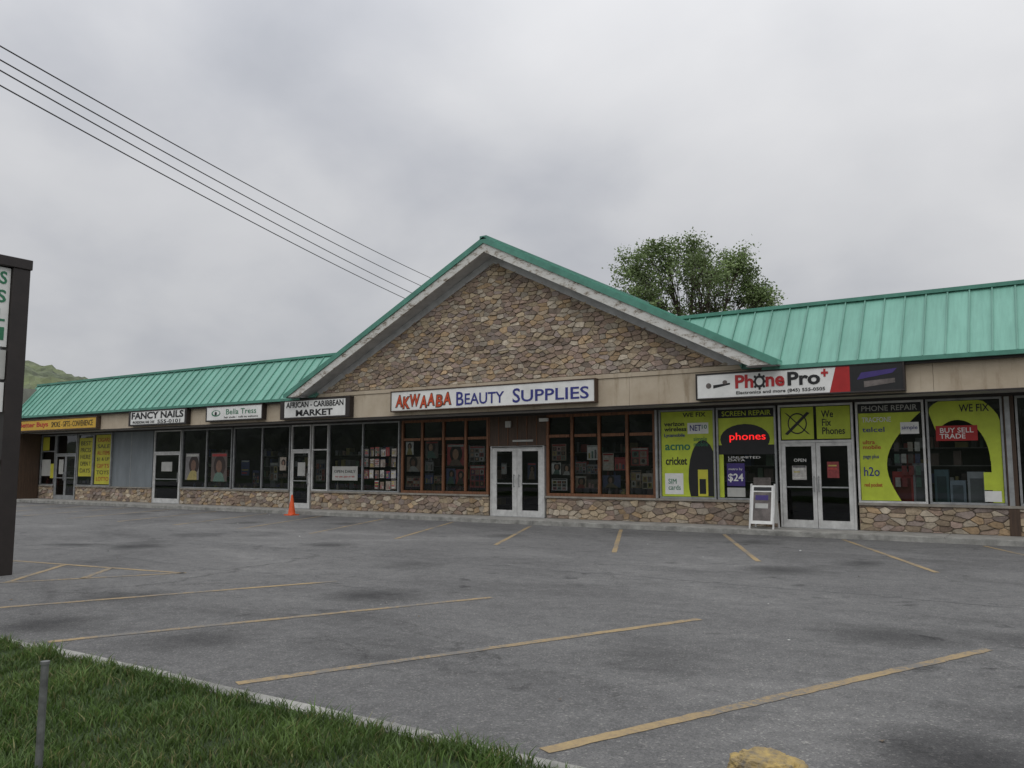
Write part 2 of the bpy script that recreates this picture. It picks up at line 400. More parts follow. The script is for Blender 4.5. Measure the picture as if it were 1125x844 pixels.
def grass_obj(name, parts):
    v = np.concatenate([p[0] for p in parts]); c = np.concatenate([p[1] for p in parts]); n = len(v)
    me = bpy.data.meshes.new(name)
    me.vertices.add(n * 5); me.vertices.foreach_set('co', v.reshape(-1))
    base = np.arange(n) * 5
    q = np.stack([base, base + 1, base + 2, base + 3, base + 3, base + 2, base + 4], 1).reshape(-1)
    me.loops.add(n * 7); me.loops.foreach_set('vertex_index', q)
    me.polygons.add(n * 2)
    ls = np.stack([np.arange(n) * 7, np.arange(n) * 7 + 4], 1).reshape(-1); me.polygons.foreach_set('loop_start', ls)
    me.polygons.foreach_set('loop_total', np.tile([4, 3], n))
    ca = me.color_attributes.new('Col', 'FLOAT_COLOR', 'POINT')
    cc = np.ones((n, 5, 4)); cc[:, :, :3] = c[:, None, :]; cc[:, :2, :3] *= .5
    ca.data.foreach_set('color', cc.reshape(-1))
    me.materials.append(M['blade']); me.update(calc_edges=True); me.validate()
    o = bpy.data.objects.new(name, me); COL.objects.link(o); return o
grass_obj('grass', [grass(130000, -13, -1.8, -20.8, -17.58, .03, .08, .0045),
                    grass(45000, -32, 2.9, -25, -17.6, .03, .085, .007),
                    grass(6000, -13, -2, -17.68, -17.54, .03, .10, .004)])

# ------------------------------------------------------------ parking lines
g = MB()
def line(xa, ya, xb, yb, w=.1):
    d = Vector((xb - xa, yb - ya, 0)).normalized(); nrm = Vector((-d.y, d.x, 0)) * w / 2
    n = max(1, int(math.hypot(xb - xa, yb - ya) / .1)); z = LOT + .004
    P = []
    for i in range(n + 1):
        t = i / n; c = Vector((xa + (xb - xa) * t, ya + (yb - ya) * t, z)); P.append((c + nrm * (1 + random.uniform(-.2, .1)), c - nrm * (1 + random.uniform(-.2, .1))))
    for i in range(n): g.face([P[i][1], P[i + 1][1], P[i + 1][0], P[i][0]], 'linep')
for k in range(-3, 15):
    xe = -1.57 - 2.77 * k; line(xe - 2.45, -1.55, xe, -6.95)
for k in range(-4, 4):
    xs = -2.53 - 2.7 * k; line(xs, -17.2, xs + 1.97, -12.75, .11)
line(-13.5, -17.2, -11.3, -13.35, .1); line(-11.3, -13.4, -17.5, -14.3, .1)
line(-12.84, -13.65, -12.0, -14.6, .1); line(-13.9, -13.85, -12.5, -15.4, .1); line(-15.2, -14.05, -13.0, -16.4)
line(-17.5, -14.3, -19.3, -17.2)
for k in range(7, 14):
    xs = -2.53 - 2.7 * k; line(xs, -17.2, xs + 1.97, -12.75, .11)
g.done('parking_lines')

# ------------------------------------------------------------ building
B = empty('strip_mall_building')
XL, XR = -42.2, 11.0
XC = -13.8; HW = 8.5; ZP = 8.33; ZE = 4.03; SL = (ZP - ZE) / HW
def gz(x): return ZP - SL * abs(x - XC)

def clip(poly, a, b, c):
    out = []
    for i in range(len(poly)):
        p, q = poly[i], poly[(i + 1) % len(poly)]
        dp = a * p[0] + b * p[1] - c; dq = a * q[0] + b * q[1] - c
        if dp <= 0: out.append(p)
        if (dp < 0 < dq) or (dq < 0 < dp):
            t = dp / (dp - dq); out.append((p[0] + (q[0] - p[0]) * t, p[1] + (q[1] - p[1]) * t))
    return out
STC = [(.46, .37, .26), (.40, .315, .225), (.33, .25, .19), (.38, .285, .235), (.50, .405, .275), (.27, .215, .175), (.43, .375, .30), (.46, .33, .20), (.35, .285, .25), (.53, .46, .36), (.41, .325, .235), (.36, .265, .205)]
def stones(mb, x0, x1, z0, z1, y, sx, sz, planes=(), dep=.05):
    nx = int((x1 - x0) / sx) + 3; nz = int((z1 - z0) / sz) + 3; k = sz / sx
    seeds = {}
    for j in range(-1, nz):
        for i in range(-1, nx):
            seeds[(i, j)] = (x0 + (i + .5 * (j % 2) + random.uniform(-.48, .48)) * sx, z0 + (j + .4 + random.uniform(-.46, .46)) * sz)
    for (i, j), (cx, cz) in seeds.items():
        poly = [(cx - 2 * sx, cz - 2 * sz), (cx + 2 * sx, cz - 2 * sz), (cx + 2 * sx, cz + 2 * sz), (cx - 2 * sx, cz + 2 * sz)]
        for di in range(-2, 3):
            for dj in range(-2, 3):
                if (di or dj) and (i + di, j + dj) in seeds:
                    ox, oz = seeds[(i + di, j + dj)]
                    a = (ox - cx) * k * k; b = (oz - cz)
                    poly = clip(poly, a, b, a * (ox + cx) / 2 + b * (oz + cz) / 2)
                    if len(poly) < 3: break
            if len(poly) < 3: break
        for (a, b, c) in [(-1, 0, -x0), (1, 0, x1), (0, -1, -z0), (0, 1, z1)] + list(planes):
            if len(poly) >= 3: poly = clip(poly, a, b, c)
        if len(poly) < 3: continue
        mx = sum(p[0] for p in poly) / len(poly); mz = sum(p[1] for p in poly) / len(poly)
        ar = abs(sum(poly[q][0] * poly[(q + 1) % len(poly)][1] - poly[(q + 1) % len(poly)][0] * poly[q][1] for q in range(len(poly)))) / 2
        if ar < .0008: continue
        pl = []
        for q in range(len(poly)):
            p, r_ = poly[q], poly[(q + 1) % len(poly)]; e1 = random.uniform(.08, .2); e2 = 1 - random.uniform(.08, .2)
            pl.append((p[0] * (1 - e1) + r_[0] * e1, p[1] * (1 - e1) + r_[1] * e1)); pl.append((p[0] * (1 - e2) + r_[0] * e2, p[1] * (1 - e2) + r_[1] * e2))
        R = math.sqrt(ar / 3.14); s1 = max(.6, 1 - .006 / R); s2 = max(.5, s1 - .013 / R)
        d = dep * random.uniform(.35, 1.4); tx = random.uniform(-.1, .1); tz = random.uniform(-.22, .1)
        c = random.choice(STC); br = random.uniform(.72, 1.15); c = tuple(q * br for q in c)
        def ring(s, dd): return [(mx + (p[0] - mx) * s, y - max(.004, dd + (p[0] - mx) * tx + (p[1] - mz) * tz) if dd > 0 else y + .01, mz + (p[1] - mz) * s) for p in pl]
        r0 = ring(s1, 0); r1 = ring(s1 * .99, d * .7); r2 = ring(s2, d); n = len(pl); i0 = len(mb.v); mb.v += r0 + r1 + r2
        mid = mb.mi('stone')
        for q in range(n):
            w = (q + 1) % n
            for L in (0, 1):
                mb.f.append((i0 + L * n + q, i0 + L * n + w, i0 + (L + 1) * n + w, i0 + (L + 1) * n + q)); mb.m.append(mid); mb.c.append(c)
        mb.f.append(tuple(i0 + 2 * n + q for q in range(n))); mb.m.append(mid); mb.c.append(c)
YF = -1.3
g = MB()
off = .64
Zb = 4.06; xa = XC - (ZP - off - Zb) / SL; xb = XC + (ZP - off - Zb) / SL
stones(g, xa, xb, Zb, ZP - off, YF, .25, .125, [(-SL, 1, ZP - off - SL * XC + .05), (SL, 1, ZP - off + SL * XC + .05)], .035)
g.face([(xa - .9, YF, Zb), (xb + .9, YF, Zb), (XC, YF, ZP - off + .45)], 'mortar')
g.done('stone_gable', B)

OPEN = [(-40.6, -38.75), (-32.6, -30.7), (-23.95, -22.9), (-14.8, -12.82), (-5.81, -4.0)]
g = MB(); xs = XL
segs = []
for a, b in OPEN: segs.append((xs, a - .06)); xs = b + .06
segs.append((xs, XR))
for a, b in segs:
    g.box(a, b, .0, .25, -.05, .6, 'mortar'); stones(g, a + .005, b - .005, 0, .6, -.0, .27, .14, (), .035)
    g.box(a, b, -.075, .0, .603, .66, 'sill'); 
g.done('stone_knee_wall', B)

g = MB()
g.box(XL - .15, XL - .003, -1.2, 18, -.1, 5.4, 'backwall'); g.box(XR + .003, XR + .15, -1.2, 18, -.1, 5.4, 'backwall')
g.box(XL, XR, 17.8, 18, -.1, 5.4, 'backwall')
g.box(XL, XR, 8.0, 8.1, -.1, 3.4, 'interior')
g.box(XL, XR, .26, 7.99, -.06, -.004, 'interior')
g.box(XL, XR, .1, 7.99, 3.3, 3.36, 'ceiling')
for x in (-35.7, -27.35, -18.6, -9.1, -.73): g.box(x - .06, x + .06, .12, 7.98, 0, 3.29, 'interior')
g.box(XL, XR, -.08, .1, 3.1, 3.4, 'dark')
g.box(XL, XR, .2, 17.79, 5.25, 5.37, 'flatroof')
g.box(XL + .0, XR, -1.28, -.081, 3.17, 3.2, 'soffit')
g.done('shell', B)
g = MB(); g.box(XL - .15, XL + .25, -1.18, -.1, .0, 3.168, 'wooddk'); g.done('end_pier', B)

g = MB()
x = XL - .12
while x < XR:
    x1 = min(x + 3.66, XR); zt = 3.93
    g.box(x + .003, x1 - .003, YF, YF + .1, 3.15, zt, 'fascia'); x = x1
g.box(XL, XR, YF - .012, YF - .001, 3.13, 3.17, 'dark')
g.box(-21.9, -5.7, YF - .03, YF + .02, 3.935, 4.055, 'fascia')
g.done('fascia', B, bevel=.004)

# mansard roof
g = MB()
E = Vector((0, -1.45, 3.94)); TP = Vector((0, -.1, 5.60))
nrm = Vector((0, -(TP.z - E.z), (TP.y - E.y))).normalized() 
def mp(x, z, o=0):
    t = (z - E.z) / (TP.z - E.z); return Vector((x, E.y + (TP.y - E.y) * t, z)) + nrm * o
def mans(xa, xb):
    n = int(round((xb - xa) / .45)); dx = (xb - xa) / n
    for i in range(n):
        a = xa + i * dx; b = a + dx
        za = E.z if (a < -21.2) or a > -6.4 else gz(a) - .25
        zb = E.z if (b < -21.2) or b > -6.4 else gz(b) - .25
        za = min(za, TP.z - .02); zb = min(zb, TP.z - .02)
        j = random.uniform(-.008, .008); j2 = j + random.uniform(-.006, .006); q = random.uniform(.92, 1.05)
        g.hexa([mp(a, za, -.03), mp(b, zb, -.03), mp(b, zb, j2), mp(a, za, j), mp(a, TP.z, -.03), mp(b, TP.z, -.03), mp(b, TP.z, j2), mp(a, TP.z, j)], 'green', (q, q, q))
        w = .014
        g.hexa([mp(a - w, za, 0), mp(a + w, za, 0), mp(a + w, za, .045), mp(a - w, za, .045), mp(a - w, TP.z, 0), mp(a + w, TP.z, 0), mp(a + w, TP.z, .045), mp(a - w, TP.z, .045)], 'green', (.75, .75, .75))
mans(XL - .2, -19.0); mans(-8.5, XR + .2)
for a, b in ((XL - .22, -19.0), (-8.5, XR + .22)):
    g.box(a, b, TP.y - .09, TP.y + .12, TP.z - .02, TP.z + .07, 'greend')
    g.box(a, b, TP.y + .0, TP.y + .1, 5.25, TP.z - .021, 'greend')
for a, b in ((XL - .22, -21.9), (-5.75, XR + .22)):
    g.box(a, b, -1.53, -1.43, 3.86, 3.955, 'greend'); g.box(a + .01, b - .01, -1.425, -1.31, 3.80, 3.93, 'dark')
for xx in (XL - .2, XR + .2):
    g.face([(xx, -1.45, 3.94), (xx, -.1, TP.z), (xx, -.1, 3.94)], 'greend')
g.done('mansard_roof', B)

g = MB()
def rake(v0, v1, y0, y1, k, x_ext=0.0, zmin=3.93):
    for s in (-1, 1):
        xe = XC + s * (HW + x_ext); ze = ZP - SL * (HW + x_ext)
        p = [(XC, ZP - v1), (xe, ze - v1), (xe, ze - v0), (XC, ZP - v0)]
        p = clip(p, 0, -1, -zmin)
        if s == -1: p = p[::-1]
        g.prism(p, y0, y1, k)
rake(0, .07, -1.86, 10, 'green'); rake(-.03, .15, -1.90, -1.862, 'greend', .03)
rake(.152, .42, -1.86, -1.80, 'peel', 0, 3.95); rake(.36, .42, -1.797, -1.31, 'frieze', 0, 3.96)
rake(.425, .65, -1.345, -1.302, 'frieze', -.0, 4.06); rake(.072, .12, -1.79, 9.9, 'flatroof')
for s in (-1, 1):
    for i in range(26):
        y = -1.4 + i * .45
        xe = XC + s * HW
        p = [(XC, y, ZP), (xe, y, ZE), (xe, y + .03, ZE), (XC, y + .03, ZP), (XC, y, ZP + .05), (xe, y, ZE + .05), (xe, y + .03, ZE + .05), (XC, y + .03, ZP + .05)]
        g.hexa(p, 'greend')
g.box(XC - .12, XC + .12, -1.9, 10, ZP - .04, ZP + .06, 'greend')
for s in (-1, 1):
    x0, x1 = sorted((XC + s * (HW - .05), XC + s * (HW - .75)))
    g.box(x0, x1, -1.79, -1.34, 3.935, 3.955, 'frieze')
g.face([(XC - HW, 9.9, ZE), (XC + HW, 9.9, ZE), (XC, 9.9, ZP)], 'backwall')
g.done('gable_roof', B)

# windows
fr = MB(); gl = MB(); po = MB(); goods = MB(); dr = MB()
def window(x0, x1, z0, z1, splits, k, bar=None, w=.05):
    gl.panel(x0, x1, z0, z1, .03, 'glass')
    fr.box(x0, x1, -.02, .08, z0, z0 + w, k); fr.box(x0, x1, -.02, .08, z1 - w, z1, k)
    for s in [x0 + w / 2] + list(splits) + [x1 - w / 2]: fr.box(s - w / 2, s + w / 2, -.028, .085, z0 + w, z1 - w, k)
    if bar:
        xs = [x0] + list(splits) + [x1]
        for a, b in zip(xs[:-1], xs[1:]): fr.box(a + w, b - w, -.018, .078, bar - w / 2, bar + w / 2, k)
def door(x0, x1, n, k, zt=2.13, ztop=3.1, st=.075, transom=True):
    w = .05
    for x in (x0, x1 - w): dr.box(x, x + w, -.03, .09, 0, ztop, k)
    dr.box(x0 + w, x1 - w, -.028, .088, zt, zt + .06, k); dr.box(x0 + w, x1 - w, -.028, .088, ztop - .05, ztop, k)
    if transom: gl.panel(x0 + w, x1 - w, zt + .06, ztop - .05, .03, 'glass')
    L = (x1 - x0 - 2 * w) / n
    for i in range(n):
        a = x0 + w + i * L + .006; b = a + L - .012; y0, y1 = -.015, .035
        dr.box(a, a + st, y0, y1, .012, zt - .005, k); dr.box(b - st, b, y0, y1, .012, zt - .005, k)
        dr.box(a + st, b - st, y0 + .001, y1, .012, .2, k); dr.box(a + st, b - st, y0 + .001, y1, zt - .09, zt - .005, k)
        dr.box(a + st, b - st, y0 - .02, y0 + .01, 1.0, 1.035, 'alu')
        hx = (b - st / 2) if i == 0 else (a + st / 2)
        dr.tube([(hx, y0 - .06, .9), (hx, y0 - .06, 1.3)], .014, 'alu'); dr.box(hx - .01, hx + .01, y0 - .06, y0, .92, .94, 'alu'); dr.box(hx - .01, hx + .01, y0 - .06, y0, 1.26, 1.28, 'alu')
        gl.panel(a + st, b - st, .2, zt - .09, .01, 'glass')
    dr.box(x0, x1, -.05, .1, -.004, .012, 'alu')
Z0, Z1 = .66, 3.1
window(-42.0, -40.66, Z0, Z1, [], 'alu', 2.3); door(-40.6, -38.75, 2, 'alu')
window(-38.69, -37.35, Z0, Z1, [], 'alu'); window(-37.33, -35.78, Z0, Z1, [], 'alu')
fr.box(-35.76, -34.3, -.02, .1, .66, 3.1, 'greypan'); fr.box(-34.28, -32.68, -.02, .1, .66, 3.1, 'greypan'); fr.box(-34.31, -34.27, -.03, -.02, .66, 3.1, 'alu')
door(-32.6, -30.7, 1, 'whitep')
window(-30.64, -27.4, Z0, Z1, [-29.0], 'alu', None); window(-27.3, -24.02, Z0, Z1, [-25.6], 'alu', None)
door(-23.95, -22.9, 1, 'whitep'); window(-22.84, -22.0, .662, Z1, [], 'whitep', 2.16)
window(-21.98, -18.6, Z0, Z1, [-20.3], 'alu', None)
WB = 2.45
window(-18.5, -14.88, Z0, Z1, [-17.6, -16.7, -15.79], 'wood', WB, .085)
window(-12.75, -9.2, Z0, Z1, [-11.87, -10.97, -10.08], 'wood', WB, .085)
door(-14.8, -12.82, 2, 'whitep', 2.1, 2.17, .17, False)
fr.box(-14.87, -12.76, -.02, .1, 2.175, 3.1, 'wooddk')
for i in range(6):
    fr.box(-14.85 + i * .35, -14.83 + i * .35, -.035, -.021, 2.18, 3.09, 'wood')
window(-9.1, -7.49, Z0, Z1, [], 'alu'); window(-7.45, -5.87, Z0, Z1, [], 'alu')
door(-5.81, -4.0, 2, 'whitep', 2.13, 3.1, .1)
window(-3.94, -2.43, Z0, Z1, [], 'whitep'); window(-2.39, -.84, Z0, Z1, [], 'alu')
fr.box(-.83, -.62, -.06, .12, .0, 3.1, 'wooddk'); fr.box(-.80, -.7, -.075, -.061, .66, 3.09, 'alu')
window(-.6, 2.4, Z0, Z1, [.9], 'alu'); window(2.5, 5.5, Z0, Z1, [4.0], 'alu'); window(5.6, 10.9, Z0, Z1, [7.3, 9.1], 'alu')
fr.done('window_frames', B, bevel=.004); gl.done('window_panes', B); dr.done('doors', B, bevel=.003)

for a, b, y in [(-42, -38, 1.5), (-38, -35.9, .9), (-30.5, -27.5, 1.3), (-27.1, -24.2, 1.4), (-22.6, -18.8, 1.1), (-18.2, -15.0, 1.2), (-12.6, -9.3, 1.3), (-8.9, -6.0, 1.0), (-3.8, -1.0, .8), (-.4, 9.5, 1.6)]:
    for sh in range(5):
        z = .3 + sh * .42
        goods.box(a, b, y - .2, y + .2, z - .02, z, 'goods', (.25, .24, .22)); x = a + .03
        while x < b - .3:
            w = random.uniform(.06, .28); h = random.uniform(.1, .36)
            if random.random() < .82:
                br = random.uniform(.15, .9); c = random.choice([(.7, .7, .7), (.5, .1, .08), (.1, .15, .4), (.6, .5, .2), (.15, .15, .15), (.2, .3, .2), (.6, .6, .65), (.45, .3, .25)])
                goods.box(x, x + w, y - .18, y + .1, z, z + h, 'goods', tuple(q * br for q in c))
            x += w + random.uniform(.0, .1)
for x, w, h, c in [(-3.2, .45, .75, (.6, .06, .06)), (-2.75, .3, .95, (.55, .56, .6)), (-2.3, .3, .8, (.15, .26, .3)), (-1.98, .32, .55, (.5, .6, .7)), (-1.62, .36, .75, (.75, .77, .8)), (-1.22, .2, .5, (.7, .07, .06)), (-3.7, .4, .5, (.3, .3, .32))]:
    goods.box(x, x + w, .2, .45, .66, .66 + h, 'goods', c); goods.box(x + .05, x + w - .05, .195, .199, .72, .66 + h * .8, 'goods', tuple(q * .4 for q in c))
for a, b in [(-18.4, -15.0), (-12.7, -9.3), (-30.5, -24.2), (-21.9, -18.7), (-41.9, -40.7)]:
    goods.box(a, b, .12, .5, .60, .66, 'goods', (.2, .12, .07)); x = a + .1
    while x < b - .2:
        if random.random() < .6:
            br = random.uniform(.2, 1.0); h = random.uniform(.12, .4); r = random.uniform(.04, .1); c = random.choice([(.6, .55, .5), (.5, .12, .1), (.3, .2, .12), (.55, .5, .2), (.2, .25, .4), (.05, .04, .04)])
            goods.tube([(x, .3, .66), (x, .3, .66 + h * .6), (x, .3, .66 + h * .7), (x, .3, .66 + h)], [r, r * .95, r * .45, r * .5], 'goods', 10, tuple(q * br for q in c))
        x += random.uniform(.15, .35)
goods.done('interior_goods', B)

PAL = [(.10, .08, .07), (.22, .16, .12), (.35, .3, .25), (.5, .48, .45), (.28, .05, .05), (.06, .07, .14), (.4, .33, .12), (.12, .2, .16), (.5, .3, .3), (.18, .17, .17), (.08, .06, .05)]
def poster(x, z, w, h, y, kind=None, bright=1.0):
    kind = random.choice('ABCD') if kind is None else kind
    bg = random.choice(PAL[:6] + [PAL[9]]); bg = tuple(q * bright for q in bg); po.panel(x, x + w, z, z + h, y, 'card', bg)
    tone = random.choice([(.16, .09, .06), (.3, .18, .12), (.22, .13, .09)]); tone = tuple(q * bright for q in tone)
    if kind == 'A':
        cx = x + w * random.uniform(.4, .6); cz = z + h * random.uniform(.55, .68); r = min(w, h) * random.uniform(.22, .3)
        po.ell(cx + r * .1, cz, r * 1.25, r * 1.45, y - .002, 'card', 18, (x, x + w, z, z + h), (.035, .02, .015)); po.ell(cx, cz - r * .1, r * .62, r * .85, y - .004, 'card', 16, None, tone)
        po.face([(x + w * .12, y - .003, z), (x + w * .88, y - .003, z), (cx + r * .8, y - .003, cz - r * 1.1), (cx + r * .2, y - .003, cz - r * .8), (cx - r * .2, y - .003, cz - r * .8), (cx - r * .8, y - .003, cz - r * 1.1)], 'card', random.choice(PAL))
    elif kind == 'B':
        n, m = random.choice([(2, 2), (3, 3), (2, 3)])
        for i in range(n):
            for j in range(m):
                a = x + w * (.06 + .9 * i / n); c = z + h * (.05 + .8 * j / m); ww = w * .9 / n * .86; hh = h * .8 / m * .86
                po.panel(a, a + ww, c, c + hh, y - .002, 'card', random.choice(PAL)); po.ell(a + ww / 2, c + hh * .55, ww * .27, hh * .32, y - .004, 'card', 12, None, random.choice([tone, (.03, .02, .02)]))
    elif kind == 'C':
        for j in range(4):
            if random.random() < .8: po.panel(x + w * .1, x + w * random.uniform(.5, .92), z + h * (.12 + .2 * j), z + h * (.2 + .2 * j), y - .002, 'card', random.choice([(.6, .6, .55), (.5, .06, .05), (.5, .42, .1)]))
    else:
        for j in range(3):
            a = x + w * (.12 + .28 * j); po.panel(a, a + w * .18, z + h * .1, z + h * random.uniform(.4, .7), y - .002, 'card', random.choice(PAL))
    if random.random() < .6: po.panel(x + w * .05, x + w * .95, z + h * .88, z + h * .97, y - .003, 'card', random.choice([(.55, .55, .5), (.4, .04, .04), (.05, .05, .06)]))
panes = [(-18.38, -17.66), (-17.54, -16.76), (-16.64, -15.85), (-15.73, -15.0), (-12.63, -11.93), (-11.81, -11.03), (-10.91, -10.14), (-10.02, -9.32)]
for q, (a, b) in enumerate(panes):
    z = .82 + random.uniform(0, .2)
    while z < 2.0:
        h = random.choice([.35, .5, .7]); h = min(h, 2.38 - z)
        if random.random() < .45:
            poster(a + random.uniform(.0, .06), z, b - a - random.uniform(.08, .25), h, .075, random.choice('AAB'), 1.7)
        else:
            w = (b - a) / 2 - .03
            if random.random() < .85: poster(a + .01, z, w, h, .075, random.choice('AABCD'), 1.8)
            if random.random() < .8: poster(a + w + .04, z + random.uniform(-.03, .03), w, h * random.uniform(.75, 1), .076, random.choice('AABCD'), 1.8)
        z += h + random.uniform(.04, .16)
for i in range(6):
    for j in range(4):
        if random.random() < .85: poster(-20.22 + i * .25 + random.uniform(-.02, .02), .76 + j * .38 + random.uniform(-.02, .02), random.uniform(.17, .22), random.uniform(.25, .33), .02, random.choice('BCD'))
po.panel(-21.8, -20.55, 1.05, 1.55, .02, 'offwhite'); T('OPEN DAILY', -21.7, -20.65, 1.32, 1.42, .016, 'black', B); T('rice  yam  palm oil  fish', -21.65, -20.7, 1.14, 1.22, .016, 'redtxt', B)
poster(-30.4, 1.0, .9, 1.1, .02, 'A', 1.2); poster(-28.7, .95, 1.0, 1.15, .02, 'A', 1.2); poster(-26.9, 1.2, .5, .6, .07, 'C', 1.5); poster(-26.2, .9, .4, .5, .07, 'B', 1.5); poster(-25.2, 1.0, .45, .7, .07, 'B', 1.5); poster(-24.6, 1.4, .35, .5, .02)
po.panel(-23.6, -23.2, 1.2, 1.7, .008, 'offwhite'); poster(-22.7, 1.0, .5, .8, .07)
for x0, x1, z0, z1 in [(-41.9, -41.3, 2.35, 3.0), (-41.1, -40.75, 1.0, 1.7), (-38.6, -37.45, 1.1, 2.9), (-37.2, -35.9, .75, 3.02)]: po.panel(x0, x1, z0, z1, .02, 'yellow')
po.panel(-41.9, -41.1, 1.1, 1.9, .02, 'offwhite'); po.panel(-40.3, -39.9, 1.2, 1.9, .006, 'offwhite')
for i, t in enumerate(['CIGARS', 'SALE', 'ALL ITEMS', '$1 & UP', 'GIFTS', 'TOYS', 'LOTTO']): T(t, -37.05, -36.05, 2.7 - i * .3, 2.88 - i * .3, .016, 'black' if i % 2 else 'redtxt', B)
for i, t in enumerate(['BEST', 'PRICES', 'HERE', 'OPEN 7', 'DAYS']): T(t, -38.45, -37.6, 2.55 - i * .32, 2.75 - i * .32, .016, 'black', B)
po.panel(-32.05, -31.3, 1.35, 1.75, .006, 'offwhite')
poster(-14.42, 1.3, .2, .35, .03, 'C'); poster(-13.45, 1.15, .3, .5, .03, 'A')
# phone shop vinyl
L = 'lime'
def P(x0, x1, z0, z1, k, y=.02): po.panel(x0, x1, z0, z1, y, k)
P(-9.04, -7.55, .72, 3.04, L)
po.ell(-7.85, 1.2, .42, 1.05, .017, 'black', clip=(-8.4, -7.56, .73, 2.6)); P(-8.95, -8.42, .78, 1.35, 'white', .016)
T('WE FIX', -8.4, -7.75, 2.88, 3.0, .014, 'black', B, .01); T('verizon\nwireless', -8.95, -8.3, 2.5, 2.76, .014, 'black', B, .02)
P(-8.27, -7.68, 2.42, 2.72, 'white', .016); T('NET', -8.2, -7.88, 2.5, 2.66, .012, 'bluetxt', B, .01); T('10', -7.86, -7.72, 2.55, 2.66, .012, 'greentxt', B, .01)
T('Lycamobile', -8.95, -8.35, 2.32, 2.44, .014, 'bluetxt', B, .02); T('acmo', -8.93, -8.2, 1.98, 2.14, .014, 'greentxt', B, .02)
T('simple\nmobile', -8.1, -7.7, 2.08, 2.34, .0125, 'greentxt', B); T('cricket', -8.92, -8.3, 1.58, 1.8, .014, 'black', B, .02)
T('SIM\ncards', -8.85, -8.5, .9, 1.2, .012, 'greentxt', B); P(-8.0, -7.72, .74, 1.45, 'yellow', .013); P(-7.96, -7.78, .8, 1.2, 'black', .011)
P(-7.4, -5.92, 2.83, 3.05, 'black', .019); T('SCREEN REPAIR', -7.3, -6.0, 2.87, 3.0, .014, 'lime', B, .005)
P(-7.4, -5.92, 2.0, 2.82, L); po.ell(-6.7, 2.25, .66, .4, .017, 'black'); P(-7.4, -5.92, 1.85, 2.1, 'black', .016)
P(-7.4, -7.28, .72, 2.0, L); 
T('phones', -7.1, -6.15, 2.17, 2.42, .01, 'neon', B, .0, .008)
P(-7.2, -6.72, 1.02, 1.62, 'purple', .018); T('$24', -7.17, -6.76, 1.12, 1.35, .014, 'white', B, .02); T('metro by', -7.15, -6.78, 1.42, 1.5, .014, 'white', B)
P(-7.2, -6.72, .74, .98, 'offwhite', .018); P(-6.5, -6.05, .8, 1.25, 'photo', .018); T('UNLIMITED\nDATA', -7.15, -6.3, 1.67, 1.8, .012, 'white', B)
P(-5.74, -4.94, 2.22, 3.03, L); P(-4.87, -4.07, 2.22, 3.03, L); 
# crossed-tools emblem on transom
po.ell(-5.34, 2.62, .24, .27, .017, 'black'); po.ell(-5.34, 2.62, .21, .235, .014, L)
for s in (-1, 1):
    po.face([(-5.34 - s * .28 - .035, .011 - .001 * s, 2.36), (-5.34 - s * .28 + .035, .011 - .001 * s, 2.33), (-5.34 + s * .28 + .035, .011 - .001 * s, 2.88), (-5.34 + s * .28 - .035, .011 - .001 * s, 2.91)], 'black')
T('We\nFix\nPhones', -4.75, -4.2, 2.33, 2.93, .014, 'black', B, .01)
poster(-5.5, 1.2, .35, .35, .003, 'C'); poster(-4.65, 1.25, .28, .4, .003, 'C'); T('OPEN', -5.45, -5.15, 1.65, 1.73, .004, 'white', B)
P(-3.88, -2.49, 2.83, 3.05, 'black', .019); T('PHONE REPAIR', -3.8, -2.57, 2.87, 3.0, .014, 'offwhite', B, .005)
pts = [(-3.88, .72)]
for i in range(15):
    t = i / 14; pts.append((-3.0 + .5 * (t ** 2) - .38 * math.sin(t * 3.14), .72 + t * 2.1))
pts.append((-3.88, 2.82)); po.face([(x, .02, z) for x, z in pts], L)
P(-2.95, -2.55, 2.3, 2.58, 'white', .014); T('simple', -2.92, -2.58, 2.38, 2.5, .01, 'bluetxt', B)
for t, z, k, x1 in [('TRACFONE', 2.6, 'white', -3.15), ('telcel', 2.36, 'bluetxt', -3.3), ('ultra\nmobile', 1.95, 'redtxt', -3.4), ('page plus', 1.7, 'bluetxt', -3.45), ('h2o', 1.3, 'bluetxt', -3.45), ('red pocket', 1.02, 'redtxt', -3.4)]:
    T(t, -3.8, x1, z, z + (.22 if '\n' in t or t == 'h2o' else .12), .014, k, B, .008)
for j in range(4): 
    for i in range(4): 
        if random.random() < .8: po.panel(-3.12 + i * .15, -3.01 + i * .15, 1.05 + j * .28, 1.27 + j * .28, .075, 'card', tuple(q * 1.6 for q in random.choice(PAL)))
pts = []; inn = []
for i in range(21):
    t = i / 20 * math.pi * .75
    pts.append((max(-2.33, min(-.9, -1.7 + 1.0 * math.cos(t))), min(3.04, 1.75 + 1.45 * math.sin(t)))); inn.append((-1.75 + .62 * math.cos(t), 1.65 + .95 * math.sin(t)))
for i in range(20):
    po.face([(pts[i][0], .02, pts[i][1]), (inn[i][0], .02, inn[i][1]), (inn[i + 1][0], .02, inn[i + 1][1]), (pts[i + 1][0], .02, pts[i + 1][1])], L)
P(-1.12, -.9, .72, 1.74, L, .021)
T('WE FIX', -1.7, -1.1, 2.78, 2.95, .014, 'black', B, .01)
P(-2.2, -1.35, 2.12, 2.47, 'redpan', .012); T('BUY SELL\nTRADE', -2.12, -1.43, 2.17, 2.42, .008, 'white', B, .01)
P(-1.28, -.95, 1.0, 1.4, L, .018); P(-1.28, -.95, .74, .98, 'white', .018)
for i in range(4): poster(-.4 + i * .7, 1.0 + .1 * (i % 2), .5, .8, .07)
po.done('window_posters', B)

